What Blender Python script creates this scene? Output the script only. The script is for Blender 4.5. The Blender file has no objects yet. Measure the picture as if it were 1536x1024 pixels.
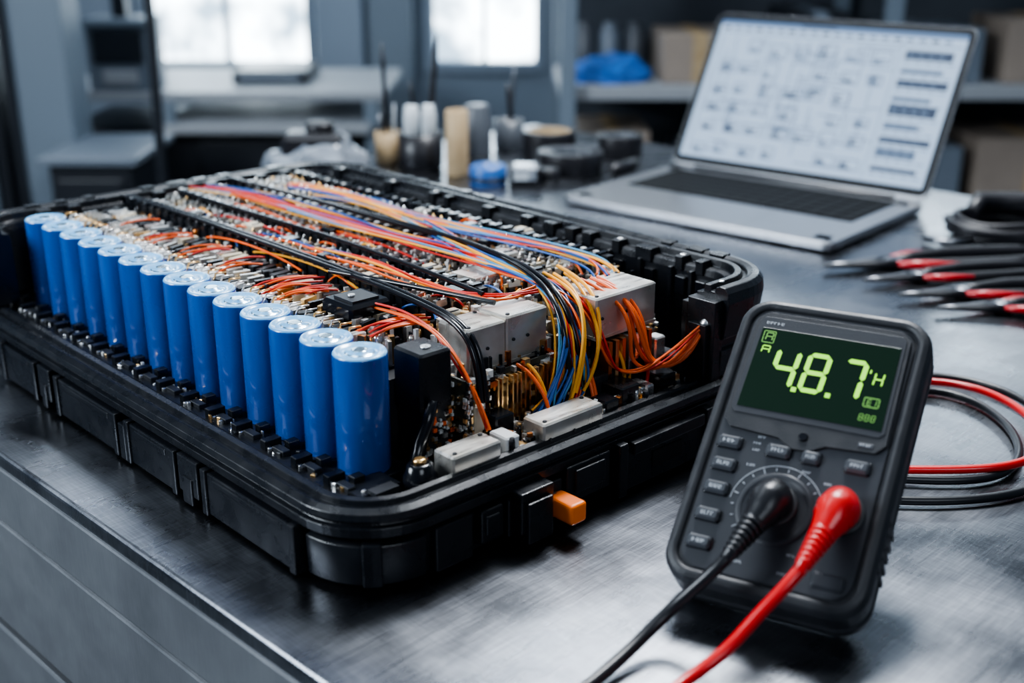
import bpy, math, random, bmesh, mathutils
from mathutils import Vector, Matrix
R=random.Random(7)
sc=bpy.context.scene
try: sc.view_settings.look='AgX - Medium High Contrast'
except Exception: pass
# ---------------------------------------------------------------- materials
def mat(name,col,rough=.5,metal=0.,emit=None,es=1.,noise=None,bump=None,coat=0.,colvar=None,trans=0.,spec=.5):
    m=bpy.data.materials.new(name);m.use_nodes=True
    nt=m.node_tree;b=nt.nodes['Principled BSDF']
    b.inputs['Base Color'].default_value=(*col,1);b.inputs['Roughness'].default_value=rough
    b.inputs['Metallic'].default_value=metal;b.inputs['Coat Weight'].default_value=coat
    b.inputs['Transmission Weight'].default_value=trans;b.inputs['Specular IOR Level'].default_value=spec
    if emit: 
        b.inputs['Emission Color'].default_value=(*emit,1);b.inputs['Emission Strength'].default_value=es
    tc=nt.nodes.new('ShaderNodeTexCoord')
    def nz(scale,detail=4,stretch=None):
        n=nt.nodes.new('ShaderNodeTexNoise');n.inputs['Scale'].default_value=scale;n.inputs['Detail'].default_value=detail
        if stretch:
            mp=nt.nodes.new('ShaderNodeMapping');mp.inputs['Scale'].default_value=stretch
            nt.links.new(tc.outputs['Object'],mp.inputs['Vector']);nt.links.new(mp.outputs[0],n.inputs['Vector'])
        else: nt.links.new(tc.outputs['Object'],n.inputs['Vector'])
        return n
    if noise:
        sc_,lo,hi=noise[:3]
        n=nz(sc_,5,noise[3] if len(noise)>3 else None)
        r=nt.nodes.new('ShaderNodeMapRange');r.inputs['From Min'].default_value=.3;r.inputs['From Max'].default_value=.7
        r.inputs['To Min'].default_value=lo;r.inputs['To Max'].default_value=hi
        nt.links.new(n.outputs['Fac'],r.inputs['Value']);nt.links.new(r.outputs[0],b.inputs['Roughness'])
    if colvar:
        s2,c2=colvar[:2]
        n=nz(s2,6,colvar[2] if len(colvar)>2 else None)
        r=nt.nodes.new('ShaderNodeValToRGB');r.color_ramp.elements[0].position=.35;r.color_ramp.elements[1].position=.65
        r.color_ramp.elements[0].color=(*col,1);r.color_ramp.elements[1].color=(*c2,1)
        nt.links.new(n.outputs['Fac'],r.inputs['Fac']);nt.links.new(r.outputs[0],b.inputs['Base Color'])
    if bump:
        n=nz(bump[0],4,bump[2] if len(bump)>2 else None);bp=nt.nodes.new('ShaderNodeBump');bp.inputs['Strength'].default_value=bump[1];bp.inputs['Distance'].default_value=.001
        nt.links.new(n.outputs['Fac'],bp.inputs['Height']);nt.links.new(bp.outputs[0],b.inputs['Normal'])
    return m
M={}
M['black']=mat('black_plastic',(.008,.0095,.0125),.30,noise=(60,.20,.40),bump=(900,.12))
M['black2']=mat('black_glossy_plastic',(.006,.007,.010),.20)
M['dark']=mat('dark_board',(.015,.017,.021),.42)
M['pcb']=mat('pcb_green_black',(.012,.018,.017),.4,colvar=(90,(.05,.05,.04)))
M['silver']=mat('silver_metal',(.82,.82,.81),.27,.9,noise=(80,.18,.40))
M['silver2']=mat('brushed_can_metal',(.74,.73,.70),.30,.8,noise=(40,.22,.42,(1,6,1)),colvar=(50,(.58,.55,.49)))
M['gold']=mat('gold_contact',(.9,.58,.26),.28,1.)
M['copper']=mat('copper_contact',(.75,.27,.08),.3,1.)
M['white']=mat('white_plastic',(.62,.63,.62),.4)
M['cream']=mat('beige_relay_plastic',(.50,.44,.33),.45)
M['orange']=mat('orange_insulation',(.75,.11,.01),.34)
M['red']=mat('red_insulation',(.5,.018,.01),.34)
M['yellow']=mat('yellow_insulation',(.8,.36,.03),.34)
M['blue']=mat('blue_insulation',(.012,.08,.30),.34)
M['lblue']=mat('light_blue_insulation',(.06,.26,.45),.34)
M['cell']=mat('blue_cell_wrap',(.005,.065,.30),.27,coat=.6,noise=(30,.20,.33),colvar=(6,(.009,.09,.37),(20,20,2)))
M['celltop']=mat('cell_top_film',(.13,.37,.68),.25,coat=.6,colvar=(60,(.22,.50,.77)))
M['cellmetal']=mat('cell_terminal',(.55,.72,.82),.2,1.)
M['otab']=mat('orange_latch',(.85,.17,.005),.4)

# ---------------------------------------------------------------- mesh builder
class MB:
    def __init__(s): s.v=[];s.f=[];s.m=[];s.sm=[];s.mats=[]
    def mi(s,k):
        if k not in s.mats: s.mats.append(k)
        return s.mats.index(k)
    def add(s,vs,fs,k,smooth=False):
        o=len(s.v);s.v+= [tuple(v) for v in vs];i=s.mi(k)
        for f in fs: s.f.append([a+o for a in f]);s.m.append(i);s.sm.append(smooth)
    def box(s,x0,x1,y0,y1,z0,z1,k,rot=0,taper=0):
        cx,cy=(x0+x1)/2,(y0+y1)/2;vs=[]
        for z,t in ((z0,0),(z1,taper)):
            for x,y in ((x0+t,y0+t),(x1-t,y0+t),(x1-t,y1-t),(x0+t,y1-t)):
                if rot:
                    dx,dy=x-cx,y-cy;x=cx+dx*math.cos(rot)-dy*math.sin(rot);y=cy+dx*math.sin(rot)+dy*math.cos(rot)
                vs.append((x,y,z))
        s.add(vs,[(3,2,1,0),(4,5,6,7),(0,1,5,4),(1,2,6,5),(2,3,7,6),(3,0,4,7)],k)
    def cbox(s,c,sz,k,rot=0,taper=0):
        s.box(c[0]-sz[0]/2,c[0]+sz[0]/2,c[1]-sz[1]/2,c[1]+sz[1]/2,c[2]-sz[2]/2,c[2]+sz[2]/2,k,rot,taper)
    def cham(s,x0,x1,y0,y1,z0,z1,b,k):
        def ring(i,z,cb):
            return [(x0+i+cb,y0+i,z),(x1-i-cb,y0+i,z),(x1-i,y0+i+cb,z),(x1-i,y1-i-cb,z),(x1-i-cb,y1-i,z),(x0+i+cb,y1-i,z),(x0+i,y1-i-cb,z),(x0+i,y0+i+cb,z)]
        vs=ring(0,z0,b)+ring(0,z1-b,b)+ring(b,z1,b*.5)
        fs=[tuple(range(7,-1,-1)),tuple(range(16,24))]
        for r in (0,8):
            for i in range(8): j=(i+1)%8;fs.append((r+i,r+j,r+8+j,r+8+i))
        s.add(vs,fs,k)
    def lathe(s,prof,c,k,seg=32,smooth=True,axis=None):
        ks=[p[2] if len(p)>2 else k for p in prof]
        q=Vector((0,0,1)).rotation_difference(Vector(axis)) if axis else None
        o=len(s.v)
        for p in prof:
            for i in range(seg):
                a=2*math.pi*i/seg;v=Vector((p[0]*math.cos(a),p[0]*math.sin(a),p[1]))
                if q: v=q@v
                s.v.append((v.x+c[0],v.y+c[1],v.z+c[2]))
        for j in range(len(prof)-1):
            mi=s.mi(ks[j])
            for i in range(seg):
                n=(i+1)%seg;s.f.append([o+j*seg+i,o+j*seg+n,o+(j+1)*seg+n,o+(j+1)*seg+i]);s.m.append(mi);s.sm.append(smooth)
        s.f.append([o+i for i in range(seg)][::-1]);s.m.append(s.mi(ks[0]));s.sm.append(False)
        e=o+(len(prof)-1)*seg
        s.f.append([e+i for i in range(seg)]);s.m.append(s.mi(ks[-1]));s.sm.append(False)
    def tube(s,pts,rad,k,seg=10,sx=1.):
        pts=[Vector(p) for p in pts];n=len(pts)
        if not isinstance(rad,(list,tuple)): rad=[rad]*n
        t=[(pts[min(i+1,n-1)]-pts[max(i-1,0)]).normalized() for i in range(n)]
        up=Vector((0,0,1)) if abs(t[0].z)<.9 else Vector((1,0,0))
        a=t[0].cross(up).normalized();o=len(s.v)
        for i in range(n):
            a=(a-t[i]*a.dot(t[i])).normalized();b=t[i].cross(a)
            for j in range(seg):
                g=2*math.pi*j/seg;p=pts[i]+a*(math.cos(g)*rad[i]*sx)+b*(math.sin(g)*rad[i]);s.v.append(tuple(p))
        mi=s.mi(k)
        for i in range(n-1):
            for j in range(seg):
                q=(j+1)%seg;s.f.append([o+i*seg+j,o+i*seg+q,o+(i+1)*seg+q,o+(i+1)*seg+j]);s.m.append(mi);s.sm.append(True)
        s.f.append([o+j for j in range(seg)][::-1]);s.m.append(mi);s.sm.append(False)
        s.f.append([o+(n-1)*seg+j for j in range(seg)]);s.m.append(mi);s.sm.append(False)
    def sweep(s,path,prof,k,closed=True,smooth=False):
        o=len(s.v);n=len(prof);L=len(path)
        for (x,y,nx,ny) in path:
            for (d,z) in prof: s.v.append((x+nx*d,y+ny*d,z))
        mi=s.mi(k)
        for i in range(L if closed else L-1):
            j=(i+1)%L
            for a in range(n):
                b=(a+1)%n;s.f.append([o+i*n+a,o+j*n+a,o+j*n+b,o+i*n+b]);s.m.append(mi);s.sm.append(smooth)
        if not closed:
            s.f.append([o+a for a in range(n)]);s.m.append(mi);s.sm.append(False)
            s.f.append([o+(L-1)*n+a for a in range(n)][::-1]);s.m.append(mi);s.sm.append(False)
    def build(s,name,parent=None,bevel=0,loc=None,rot=None,seg=2,fix=True,scale=None):
        me=bpy.data.meshes.new(name);me.from_pydata(s.v,[],s.f)
        for k in s.mats: me.materials.append(M[k])
        me.polygons.foreach_set('material_index',s.m);me.polygons.foreach_set('use_smooth',s.sm);me.update()
        if fix:
            bm=bmesh.new();bm.from_mesh(me);bmesh.ops.recalc_face_normals(bm,faces=bm.faces);bm.to_mesh(me);bm.free()
        ob=bpy.data.objects.new(name,me);sc.collection.objects.link(ob)
        if parent: ob.parent=parent
        if loc: ob.location=loc
        if rot: ob.rotation_euler=rot
        if scale: ob.scale=scale
        if bevel:
            b=ob.modifiers.new('bevel','BEVEL');b.width=bevel;b.segments=seg;b.limit_method='ANGLE';b.angle_limit=.6
        return ob
def empty(name,loc=(0,0,0),rot=(0,0,0),parent=None):
    e=bpy.data.objects.new(name,None);e.empty_display_size=.05;sc.collection.objects.link(e);e.location=loc;e.rotation_euler=rot
    if parent:e.parent=parent
    return e
def rpath(x0,x1,y0,y1,r,n=10):
    P=[]
    for cx,cy,a0 in ((x0+r,y0+r,180),(x1-r,y0+r,270),(x1-r,y1-r,0),(x0+r,y1-r,90)):
        for i in range(n+1):
            a=math.radians(a0+90*i/n);P.append((cx+r*math.cos(a),cy+r*math.sin(a),math.cos(a),math.sin(a)))
    return P
def wires(name,lst,k,rad,parent,scale=None):
    cu=bpy.data.curves.new(name,'CURVE');cu.dimensions='3D';cu.bevel_depth=rad;cu.bevel_resolution=2;cu.resolution_u=6
    for pts in lst:
        sp=cu.splines.new('NURBS');sp.points.add(len(pts)-1)
        for i,p in enumerate(pts): sp.points[i].co=(*p,1)
        sp.use_endpoint_u=True;sp.order_u=min(4,len(pts))
    cu.use_fill_caps=True
    cu.materials.append(M[k]);ob=bpy.data.objects.new(name,cu);sc.collection.objects.link(ob);ob.parent=parent
    if scale: ob.scale=scale
    return ob

# ================================================================= WORKBENCH (local x=v , y=u)
A45=math.radians(45);C=(-.081,.552,0)
def steelmat(name,c0,c1,r0,r1,big=3.2,metal=1.,scr=1.):
    m=mat(name,c0,.3,metal);nt=m.node_tree;b=nt.nodes['Principled BSDF'];L=nt.links.new
    tc=nt.nodes.new('ShaderNodeTexCoord')
    def N(scale,stretch=(1,1,1),det=6,dist=0,rz=0):
        mp=nt.nodes.new('ShaderNodeMapping');mp.inputs['Scale'].default_value=stretch;mp.inputs['Rotation'].default_value=(0,0,rz)
        n=nt.nodes.new('ShaderNodeTexNoise');n.inputs['Scale'].default_value=scale;n.inputs['Detail'].default_value=det;n.inputs['Distortion'].default_value=dist
        L(tc.outputs['Object'],mp.inputs[0]);L(mp.outputs[0],n.inputs['Vector']);return n
    a=N(big,det=9,dist=.5);a2=N(big*5,det=8,dist=.3);s1=N(22,(1,14,1),5);s2=N(70,(12,.7,1),3,rz=.5);s3=N(55,(.8,16,1),3,rz=-.75)
    def MR(n,f0,f1,t0,t1):
        r=nt.nodes.new('ShaderNodeMapRange');r.inputs[1].default_value=f0;r.inputs[2].default_value=f1;r.inputs[3].default_value=t0;r.inputs[4].default_value=t1;L(n,r.inputs[0]);return r.outputs[0]
    def MA(op,x,y):
        q=nt.nodes.new('ShaderNodeMath');q.operation=op
        for i,v in enumerate((x,y)):
            if isinstance(v,(int,float)): q.inputs[i].default_value=v
            else: L(v,q.inputs[i])
        return q.outputs[0]
    rr=MA('ADD',MR(a2.outputs[0],.3,.7,r0,r1),MR(s1.outputs[0],.3,.7,-.02*scr,.02*scr))
    L(rr,b.inputs['Roughness'])
    mix=nt.nodes.new('ShaderNodeMix');mix.data_type='RGBA';mix.inputs[6].default_value=(*c0,1);mix.inputs[7].default_value=(*c1,1)
    f=MA('ADD',MR(a.outputs[0],.36,.64,0,.75),MA('ADD',MR(a2.outputs[0],.3,.7,-.08,.18),MA('ADD',MR(s2.outputs[0],.4,.65,-.05*scr,.12*scr),MR(s3.outputs[0],.4,.68,-.05*scr,.15*scr))))
    L(f,mix.inputs[0]);L(mix.outputs[2],b.inputs['Base Color'])
    bp=nt.nodes.new('ShaderNodeBump');bp.inputs['Strength'].default_value=.06*scr;bp.inputs['Distance'].default_value=.001
    L(MA('ADD',s3.outputs[0],MA('ADD',s1.outputs[0],s2.outputs[0])),bp.inputs['Height']);L(bp.outputs[0],b.inputs['Normal'])
    return m
M['steel']=steelmat('workbench_steel',(.085,.092,.108),(.36,.38,.415),.22,.36)
M['steel2']=steelmat('steel_apron',(.20,.212,.23),(.32,.335,.355),.34,.5,2,.7,.8)
M['gap']=mat('shadow_gap',(.004,.004,.005),.8)
wb=empty('workbench',C,(0,0,A45))
b=MB();b.box(-.049,1.17,-1.2,1.0,-.012,0,'steel');b.build('bench_top',wb,.003,seg=3)
b=MB()
b.box(-.0485,1.168,-1.19,.99,-.058,-.0125,'steel2')
b.box(-.035,1.15,-1.18,.98,-.88,-.0585,'gap')
for zz0,zz1 in ((-.16,-.066),(-.33,-.168),(-.55,-.338),(-.86,-.558)):
    for u0,uw in ((-1.17,.54),(-.62,.54),(-.07,.54),(.48,.49)):
        b.box(-.044,-.034,u0,u0+uw,zz0,zz1,'steel2')
b.build('drawer_cabinet',wb,.002)
b=MB()
for x in (0,1.1):
    for y in (-1.1,.9): b.box(x,x+.05,y,y+.05,-.9,-.875,'gap')
b.build('feet',wb)

# ================================================================= BATTERY PACK
bp=empty('battery_pack',C,(0,0,math.radians(43)))
VL,UL,RC=.374,.548,.048
ES=(1.075,1.,1.)
tray=MB()
path=rpath(0,VL,0,UL,RC,14)
prof=[(-.012,.0),(-.006,.003),(-.004,.027),(-.008,.029),(-.008,.0325),(.001,.034),(.002,.040),(-.001,.0412),(-.001,.0432),(.002,.0445),(.001,.048),(-.003,.0502),(-.006,.0478),(-.009,.0478),(-.010,.051),(-.014,.0515),(-.017,.049),(-.019,.044),(-.021,.039),(-.05,.039),(-.05,.0)]
tray.sweep(path,prof,'black')
tray.box(.02,VL-.02,.02,UL-.02,.002,.0395,'black')
tray.build('lower_tray',bp,.0006,seg=1)
sp=MB()
def lp(u0,u1,z0=.004,z1=.031,d=.003,k='black'): sp.box(-d,.006,u0,u1,z0,z1,k)
def spn(v0,v1,z0=.004,z1=.031,d=.003,k='black'): sp.box(v0,v1,-d,.006,z0,z1,k)
for u0,u1 in ((.055,.150),(.188,.25),(.268,.36),(.40,.46)):
    lp(u0,u1,.003,.031,.003)
    lp(u0-.003,u0+.003,.002,.0325,.0045);lp(u1-.003,u1+.003,.002,.0325,.0045)
    lp(u0+.01,u1-.01,.0245,.029,.0036)
for u0,u1 in ((.158,.182),(.372,.392)):
    lp(u0,u1,.008,.033,.0038);lp(u0+.006,u1-.006,.002,.02,.005)
lp(.253,.262,.002,.028,.0042)
pts=[(x,y,nx,ny) for x,y,nx,ny in path[:15]]
sp.sweep(pts,[(-.007,.003),(-.0015,.004),(-.0008,.028),(-.007,.030)],'black',closed=False,smooth=True)
sp.sweep(pts[7:10],[(-.007,.003),(.0012,.004),(.0018,.030),(-.007,.032)],'black',closed=False)
spn(.053,.080,.004,.031,.0012)
spn(.085,.102,.010,.030,.0025);spn(.088,.099,.014,.026,.0035)
spn(.106,.150,.006,.03,.002)
spn(.108,.134,.010,.036,.011);spn(.111,.131,.004,.030,.014)
spn(.138,.143,.008,.024,.005)
spn(.152,.190,.012,.036,.004);spn(.158,.184,.018,.033,.006)
spn(.20,.285,.004,.033,.005);spn(.195,.203,.002,.038,.0075);spn(.28,.288,.002,.038,.0075)
spn(.228,.258,.012,.024,.0058,'gap');spn(.208,.278,.028,.036,.008)
spn(.295,.318,.006,.03,.003)
sp.build('side_panels',bp,.0009)
t=MB();t.box(.136,.149,-.024,-.002,.0105,.0235,'otab');t.build('orange_lock_tab',bp,.0022,seg=3)
def openpath():
    P=[]
    P+= [(.304+i*(VL-RC-.304)/3,0,0,-1) for i in range(3)]
    for cx,cy,a0 in ((VL-RC,RC,270),(VL-RC,UL-RC,0),(RC,UL-RC,90)):
        for i in range(13):
            a=math.radians(a0+90*i/12);P.append((cx+RC*math.cos(a),cy+RC*math.sin(a),math.cos(a),math.sin(a)))
    P+=[(0,UL-RC-.005,-1,0),(0,UL-RC-.012,-1,0)]
    return P
up=MB()
T=.115
prof2=[(-.003,.0515),(-.002,.070),(-.005,.072),(-.005,.077),(-.001,.079),(.002,T-.011),(.001,T-.004),(-.002,T-.0005),(-.006,T),(-.0095,T-.0015),(-.0105,T-.0045),(-.013,T-.0045),(-.014,T-.0005),(-.0185,T-.0005),(-.0195,T-.006),(-.025,T-.007),(-.026,T-.012),(-.027,.0515)]
op=openpath()
up.sweep(op,prof2,'black',closed=False)
u=.05
while u<UL-.05:
    w=R.uniform(.008,.022)
    if R.random()<.4: up.box(VL-.0105,VL-.001,u,u+w,T-.008,T+.0006,'black')
    if R.random()<.7: up.box(VL-.028,VL-.0155,u+.004,u+R.uniform(.010,.02),T-.012,T-.0015,'black')
    if R.random()<.4: up.box(VL-.0235,VL-.020,u+.006,u+.010,T-.006,T-.0010,'silver')
    up.box(VL-.030,VL-.025,u+.012,u+.015,.06,T-.010,'black')
    if R.random()<.5: up.box(VL-.0295,VL-.025,u,u+.009,.085,T-.016,'black2')
    u+=R.uniform(.018,.032)
v=.06
while v<VL-.06:
    if R.random()<.5: up.box(v,v+R.uniform(.008,.02),UL-.0105,UL-.001,T-.008,T+.0006,'black')
    up.box(v,v+.004,UL-.030,UL-.025,.06,T-.010,'black')
    if R.random()<.6: up.box(v+.004,v+.014,UL-.028,UL-.017,T-.012,T-.001,'black')
    v+=.026
for a in (285,305,325,345):
    r=math.radians(a);x=VL-RC+(RC-.002)*math.cos(r);y=RC+(RC-.002)*math.sin(r)
    up.cbox((x,y,.080),(.005,.008,.050),'black',rot=r)
up.box(.296,.306,.003,.026,.05,.106,'black');up.box(.292,.300,.007,.022,.05,.09,'black')
up.box(.296,.32,.026,.031,.05,.102,'black')
up.lathe([(.0022,0),(.0018,.0012)],(.313,.012,T),'silver',seg=12)
up.build('upper_wall',bp,.0010,seg=2)
CP=.03246;CR=.0157;CV=.0545;CU=.0647
st=MB()
st.box(.020,.0375,.04,UL-.03,.039,.0465,'black')
st.box(.0375,.074,.045,UL-.036,.039,.046,'black')
for i in range(15):
    uu=CU-CP/2+i*CP
    st.box(.0335,.041,uu-.003,uu+.003,.043,.0515,'black')
    st.box(.0255,.031,uu-.008,uu+.004,.0445,.0495,'dark')
    st.box(.0235,.0265,uu+.004,uu+.010,.0445,.0485,'silver')
    st.box(.0225,.034,uu+.006,uu+.012,.0445,.0525,'black')
    for q in range(8):
        a,bb=R.uniform(.021,.036),uu+R.uniform(-.015,.015)
        st.box(a,a+R.uniform(.001,.003),bb,bb+R.uniform(.001,.004),.0455,R.uniform(.0475,.050),R.choice(['silver','dark','silver','white','gold']),rot=R.uniform(-.5,.5))
st.build('cell_holder_strip',bp,.0004,seg=1)
ce=MB()
for i in range(14):
    uu=CU+i*CP;z1=.1168
    ce.lathe([(CR-.0009,.045,'cell'),(CR,.0465,'cell'),(CR,z1-.0022,'cell'),(CR-.0002,z1-.0010,'celltop'),(CR-.0009,z1,'celltop'),(CR-.0022,z1,'celltop'),(CR-.003,z1-.0010,'celltop'),(.0085,z1-.0010,'cellmetal'),(.0080,z1-.0004,'celltop'),(.0050,z1-.0004,'celltop'),(.0046,z1+.0006,'cellmetal'),(.003,z1+.0006,'cellmetal')],(CV,uu,0),'cell',seg=48)
ce.build('blue_cells',bp)
# ---------------- electronics
el=MB()
el.box(.070,.300,.105,.512,.039,.096,'dark')
el.box(.0705,.300,.105,.512,.096,.0975,'pcb')
def comp(x,y,z,s=1,tall=.010):
    k=R.choice(['silver','silver','silver','silver','white','gold','copper','cream','white','black','dark','black2','black','gold','silver2'])
    w=R.uniform(.001,.0042)*s;d=R.uniform(.001,.0045)*s;h=R.uniform(.002,tall)
    t=R.random()
    if t<.7: el.box(x,x+w,y,y+d,z,z+h,k,rot=R.uniform(-.4,.4))
    elif t<.9: el.lathe([(w*.5,0),(w*.5,h*.85),(w*.38,h)],(x,y,z),k,seg=8)
    else:
        el.box(x,x+w*1.8,y,y+d*1.8,z,z+h*.6,k);el.box(x+w*.4,x+w*1.2,y+d*.4,y+d*1.2,z+h*.6,z+h*.75,'silver')
for _ in range(5200):
    comp(R.uniform(.074,.295),R.uniform(.108,.508),.0975,1,.013)
for v0 in (.138,.155,.181,.198,.234,.246,.262):
    u=.112
    while u<.505:
        w=R.uniform(.0065,.0085)
        el.box(v0,v0+.011,u,u+w,.097,.1085+R.uniform(0,.002),R.choice(['black','dark','black']))
        k=R.choice(['silver','silver','silver2','white','cream'])
        el.box(v0+.001,v0+.010,u+.001,u+w*.5,.108,.1125+R.uniform(0,.0015),k,rot=R.uniform(-.3,.3))
        el.box(v0-.003,v0+.0005,u+.002,u+.0035,.103,.1115,R.choice(['gold','silver','silver']))
        el.box(v0+.003,v0+.005,u+.001,u+.003,.112,.1145,R.choice(['dark','white','black2']))
        if R.random()<.7: el.tube([(v0+.007,u+.003,.110),(v0+.010,u+.004,.1155),(v0+.014,u+.005,.110)],.0006,R.choice(['silver','gold','white','silver']),seg=6)
        u+=R.uniform(.0088,.0104)
for v0,w,z in ((.128,.006,.1145),(.171,.0055,.1155),(.222,.007,.115),(.284,.006,.114)):
    el.box(v0,v0+w,.108,.508,.096,z,'black')
    u=.115
    while u<.505:
        el.box(v0-.001,v0+w+.001,u,u+.004,.1,z+.0014,'black2')
        if R.random()<.6: el.box(v0+.0015,v0+.004,u+.005,u+.009,z,z+.0012,R.choice(['silver','white']))
        u+=.0125
u=.106
while u<.508:
    el.box(.074,.083,u,u+.006,.0975,.109,R.choice(['silver','dark','white','silver2']),rot=R.uniform(-.4,.4))
    el.box(.087,.098,u+.001,u+.0040,.0975,.111,R.choice(['silver','gold','silver2','black']),rot=R.uniform(-.4,.4))
    el.box(.104,.118,u,u+.0050,.0975,.110,R.choice(['dark','black','silver','cream']),rot=R.uniform(-.3,.3))
    el.tube([(.070,u+.002,.104),(.074,u+.003,.113),(.082,u+.004,.112)],.0007,R.choice(['silver','gold']),seg=6)
    u+=.0092
el.cham(.086,.116,.126,.158,.110,.1185,.002,'black2')
el.box(.091,.110,.131,.151,.1185,.120,'dark')
el.lathe([(.0022,0),(.0022,.0015)],(.097,.141,.120),'silver',seg=12)
for (x,y,s_) in ((.182,.128,.024),(.150,.114,.014),(.205,.175,.012),(.262,.14,.016),(.16,.20,.01),(.19,.25,.012),(.235,.23,.012),(.15,.30,.010)):
    el.box(x,x+s_,y,y+s_,.110,.1155,'silver2' if s_>.02 else 'black2',rot=.05)
    for q in range(7): el.box(x+s_*(q+.3)/7.2,x+s_*(q+.7)/7.2,y-.002,y+.001,.110,.1130,'silver')
for (x,y,w,d,z,k) in ((.135,.175,.010,.014,.1165,'cream'),(.232,.155,.012,.016,.117,'silver2'),(.245,.19,.010,.012,.116,'black2'),(.205,.215,.010,.014,.117,'silver2'),(.176,.165,.009,.012,.1165,'cream'),
    (.255,.115,.014,.012,.1165,'silver2'),(.165,.135,.010,.010,.116,'black2'),(.29,.20,.008,.014,.115,'cream'),(.245,.26,.010,.010,.116,'silver2'),(.142,.24,.008,.012,.116,'black2'),(.27,.30,.009,.012,.116,'silver2'),(.135,.095,.012,.010,.110,'cream'),(.10,.108,.012,.010,.112,'black2'),
    (.268,.235,.010,.014,.116,'black2'),(.184,.30,.010,.012,.1165,'black2'),(.15,.35,.010,.014,.1165,'cream'),(.235,.33,.010,.012,.116,'black2'),(.21,.38,.008,.012,.116,'cream'),(.14,.42,.010,.012,.116,'black2')):
    el.cham(x,x+w,y,y+d,.100,z,.0008,k)
    el.box(x+w*.2,x+w*.8,y+d*.2,y+d*.35,z,z+.0005,'dark')
# ---- front terraces
el.box(.070,.295,.085,.106,.039,.092,'dark')
el.box(.108,.270,.050,.086,.039,.074,'dark')
el.box(.108,.270,.0495,.051,.039,.085,'pcb')
el.box(.070,.285,.018,.05,.039,.041,'pcb')
el.box(.073,.108,.072,.086,.039,.090,'dark')
el.cham(.077,.099,.046,.072,.076,.1110,.0015,'black');el.box(.079,.097,.048,.070,.039,.076,'dark')
el.lathe([(.003,0),(.003,.001)],(.088,.056,.1110),'silver',seg=14)
el.box(.1025,.1040,.040,.072,.039,.090,'pcb')
for q in range(90):
    y,z=R.uniform(.041,.07),R.uniform(.042,.088);s_=R.uniform(.001,.0032)
    el.box(.104,.104+R.uniform(.0008,.003),y,y+s_,z,z+s_*R.uniform(.6,1.3),R.choice(['gold','silver','white','gold','dark']))
    y,z=R.uniform(.041,.07),R.uniform(.042,.088)
    el.box(.1025-R.uniform(.0006,.002),.1025,y,y+s_,z,z+s_*R.uniform(.6,1.3),R.choice(['gold','silver','white','gold','copper']))
    x,z=R.uniform(.1005,.108),R.uniform(.044,.088)
    el.box(x,x+.0012,.0375,.040,z,z+s_,R.choice(['gold','silver','white','dark']))
for q in range(60):
    x,z=R.uniform(.078,.098),R.uniform(.044,.074);s_=R.uniform(.001,.003)
    el.box(x,x+s_,.0465,.048,z,z+s_,R.choice(['gold','silver','white','orange','black2']))
el.lathe([(.0095,.038),(.0095,.050),(.0078,.053),(.0072,.057),(.005,.058)],(.060,.026,0),'black2',seg=20)
el.lathe([(.0038,.058),(.0038,.060),(.0025,.0607)],(.060,.026,0),'gold',seg=8)
el.tube([(.060,.030,.050),(.064,.036,.049),(.068,.040,.052),(.072,.041,.062),(.077,.041,.072),(.082,.042,.084)],[.0042,.0042,.0042,.0040,.0036,.003],'black2',seg=12)
el.box(.024,.05,.030,.05,.039,.048,'black');el.box(.03,.045,.024,.032,.039,.050,'dark')
def can(x0,x1,y0,y1,z0,z1,k='silver2'):
    el.cham(x0,x1,y0,y1,z0,z1,.0011,k)
    el.box(x0-.0004,x1+.0004,y0-.0004,y1+.0004,z0,z0+.002,k)
    for a,bb in ((x0+.004,y0+.004),(x1-.004,y1-.004)):
        el.lathe([(.0014,0),(.0012,.0008)],(a,bb,z1),'dark',seg=10)
    el.lathe([(.0012,0),(.001,.0008)],((x0+x1)/2,y0-.0002,(z0+z1)/2),'dark',seg=8,axis=(0,-1,0))
    el.lathe([(.0012,0),(.001,.0008)],(x0+.005,y0-.0002,(z0+z1)/2),'dark',seg=8,axis=(0,-1,0))
can(.072,.106,.012,.030,.040,.0610)
can(.136,.184,.010,.029,.040,.0610)
can(.118,.147,.056,.084,.084,.1130);can(.1475,.180,.056,.084,.084,.1145)
can(.206,.260,.040,.076,.088,.1160)
el.box(.208,.257,.045,.076,.05,.088,'dark')
for (x,y,w,d,z,k) in ((.113,.016,.010,.016,.058,'white'),(.190,.014,.012,.014,.058,'black2'),(.206,.016,.016,.018,.062,'black'),
    (.226,.018,.012,.016,.056,'silver'),(.242,.016,.014,.014,.060,'black2'),(.119,.032,.014,.014,.064,'black2'),(.16,.034,.02,.010,.060,'black'),
    (.107,.036,.007,.012,.074,'cream'),(.20,.034,.018,.010,.066,'dark'),(.23,.034,.022,.010,.070,'black'),(.262,.018,.012,.03,.066,'black'),(.256,.035,.010,.010,.078,'silver')):
    el.cham(x,x+w,y,y+d,.040,z,.001,k)
for _ in range(800):
    comp(R.uniform(.104,.283),R.uniform(.014,.046),.040,1.1,.018)
for _ in range(420):
    comp(R.uniform(.108,.269),R.uniform(.051,.084),.074,1.1,.02)
for _ in range(420):
    comp(R.uniform(.074,.290),R.uniform(.086,.105),.092,1.1,.018)
for _ in range(560):
    x,z=R.uniform(.108,.269),R.uniform(.044,.084);w=R.uniform(.001,.005)
    el.box(x,x+w,.046,.0497,z,z+R.uniform(.001,.005),R.choice(['gold','silver','copper','black','white','black','gold','silver','white']))
for q in range(14):
    x=.13+q*.0035+R.uniform(-.001,.001)
    el.box(x,x+.0012,.043,.0465,.05,.082,'gold')
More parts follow.
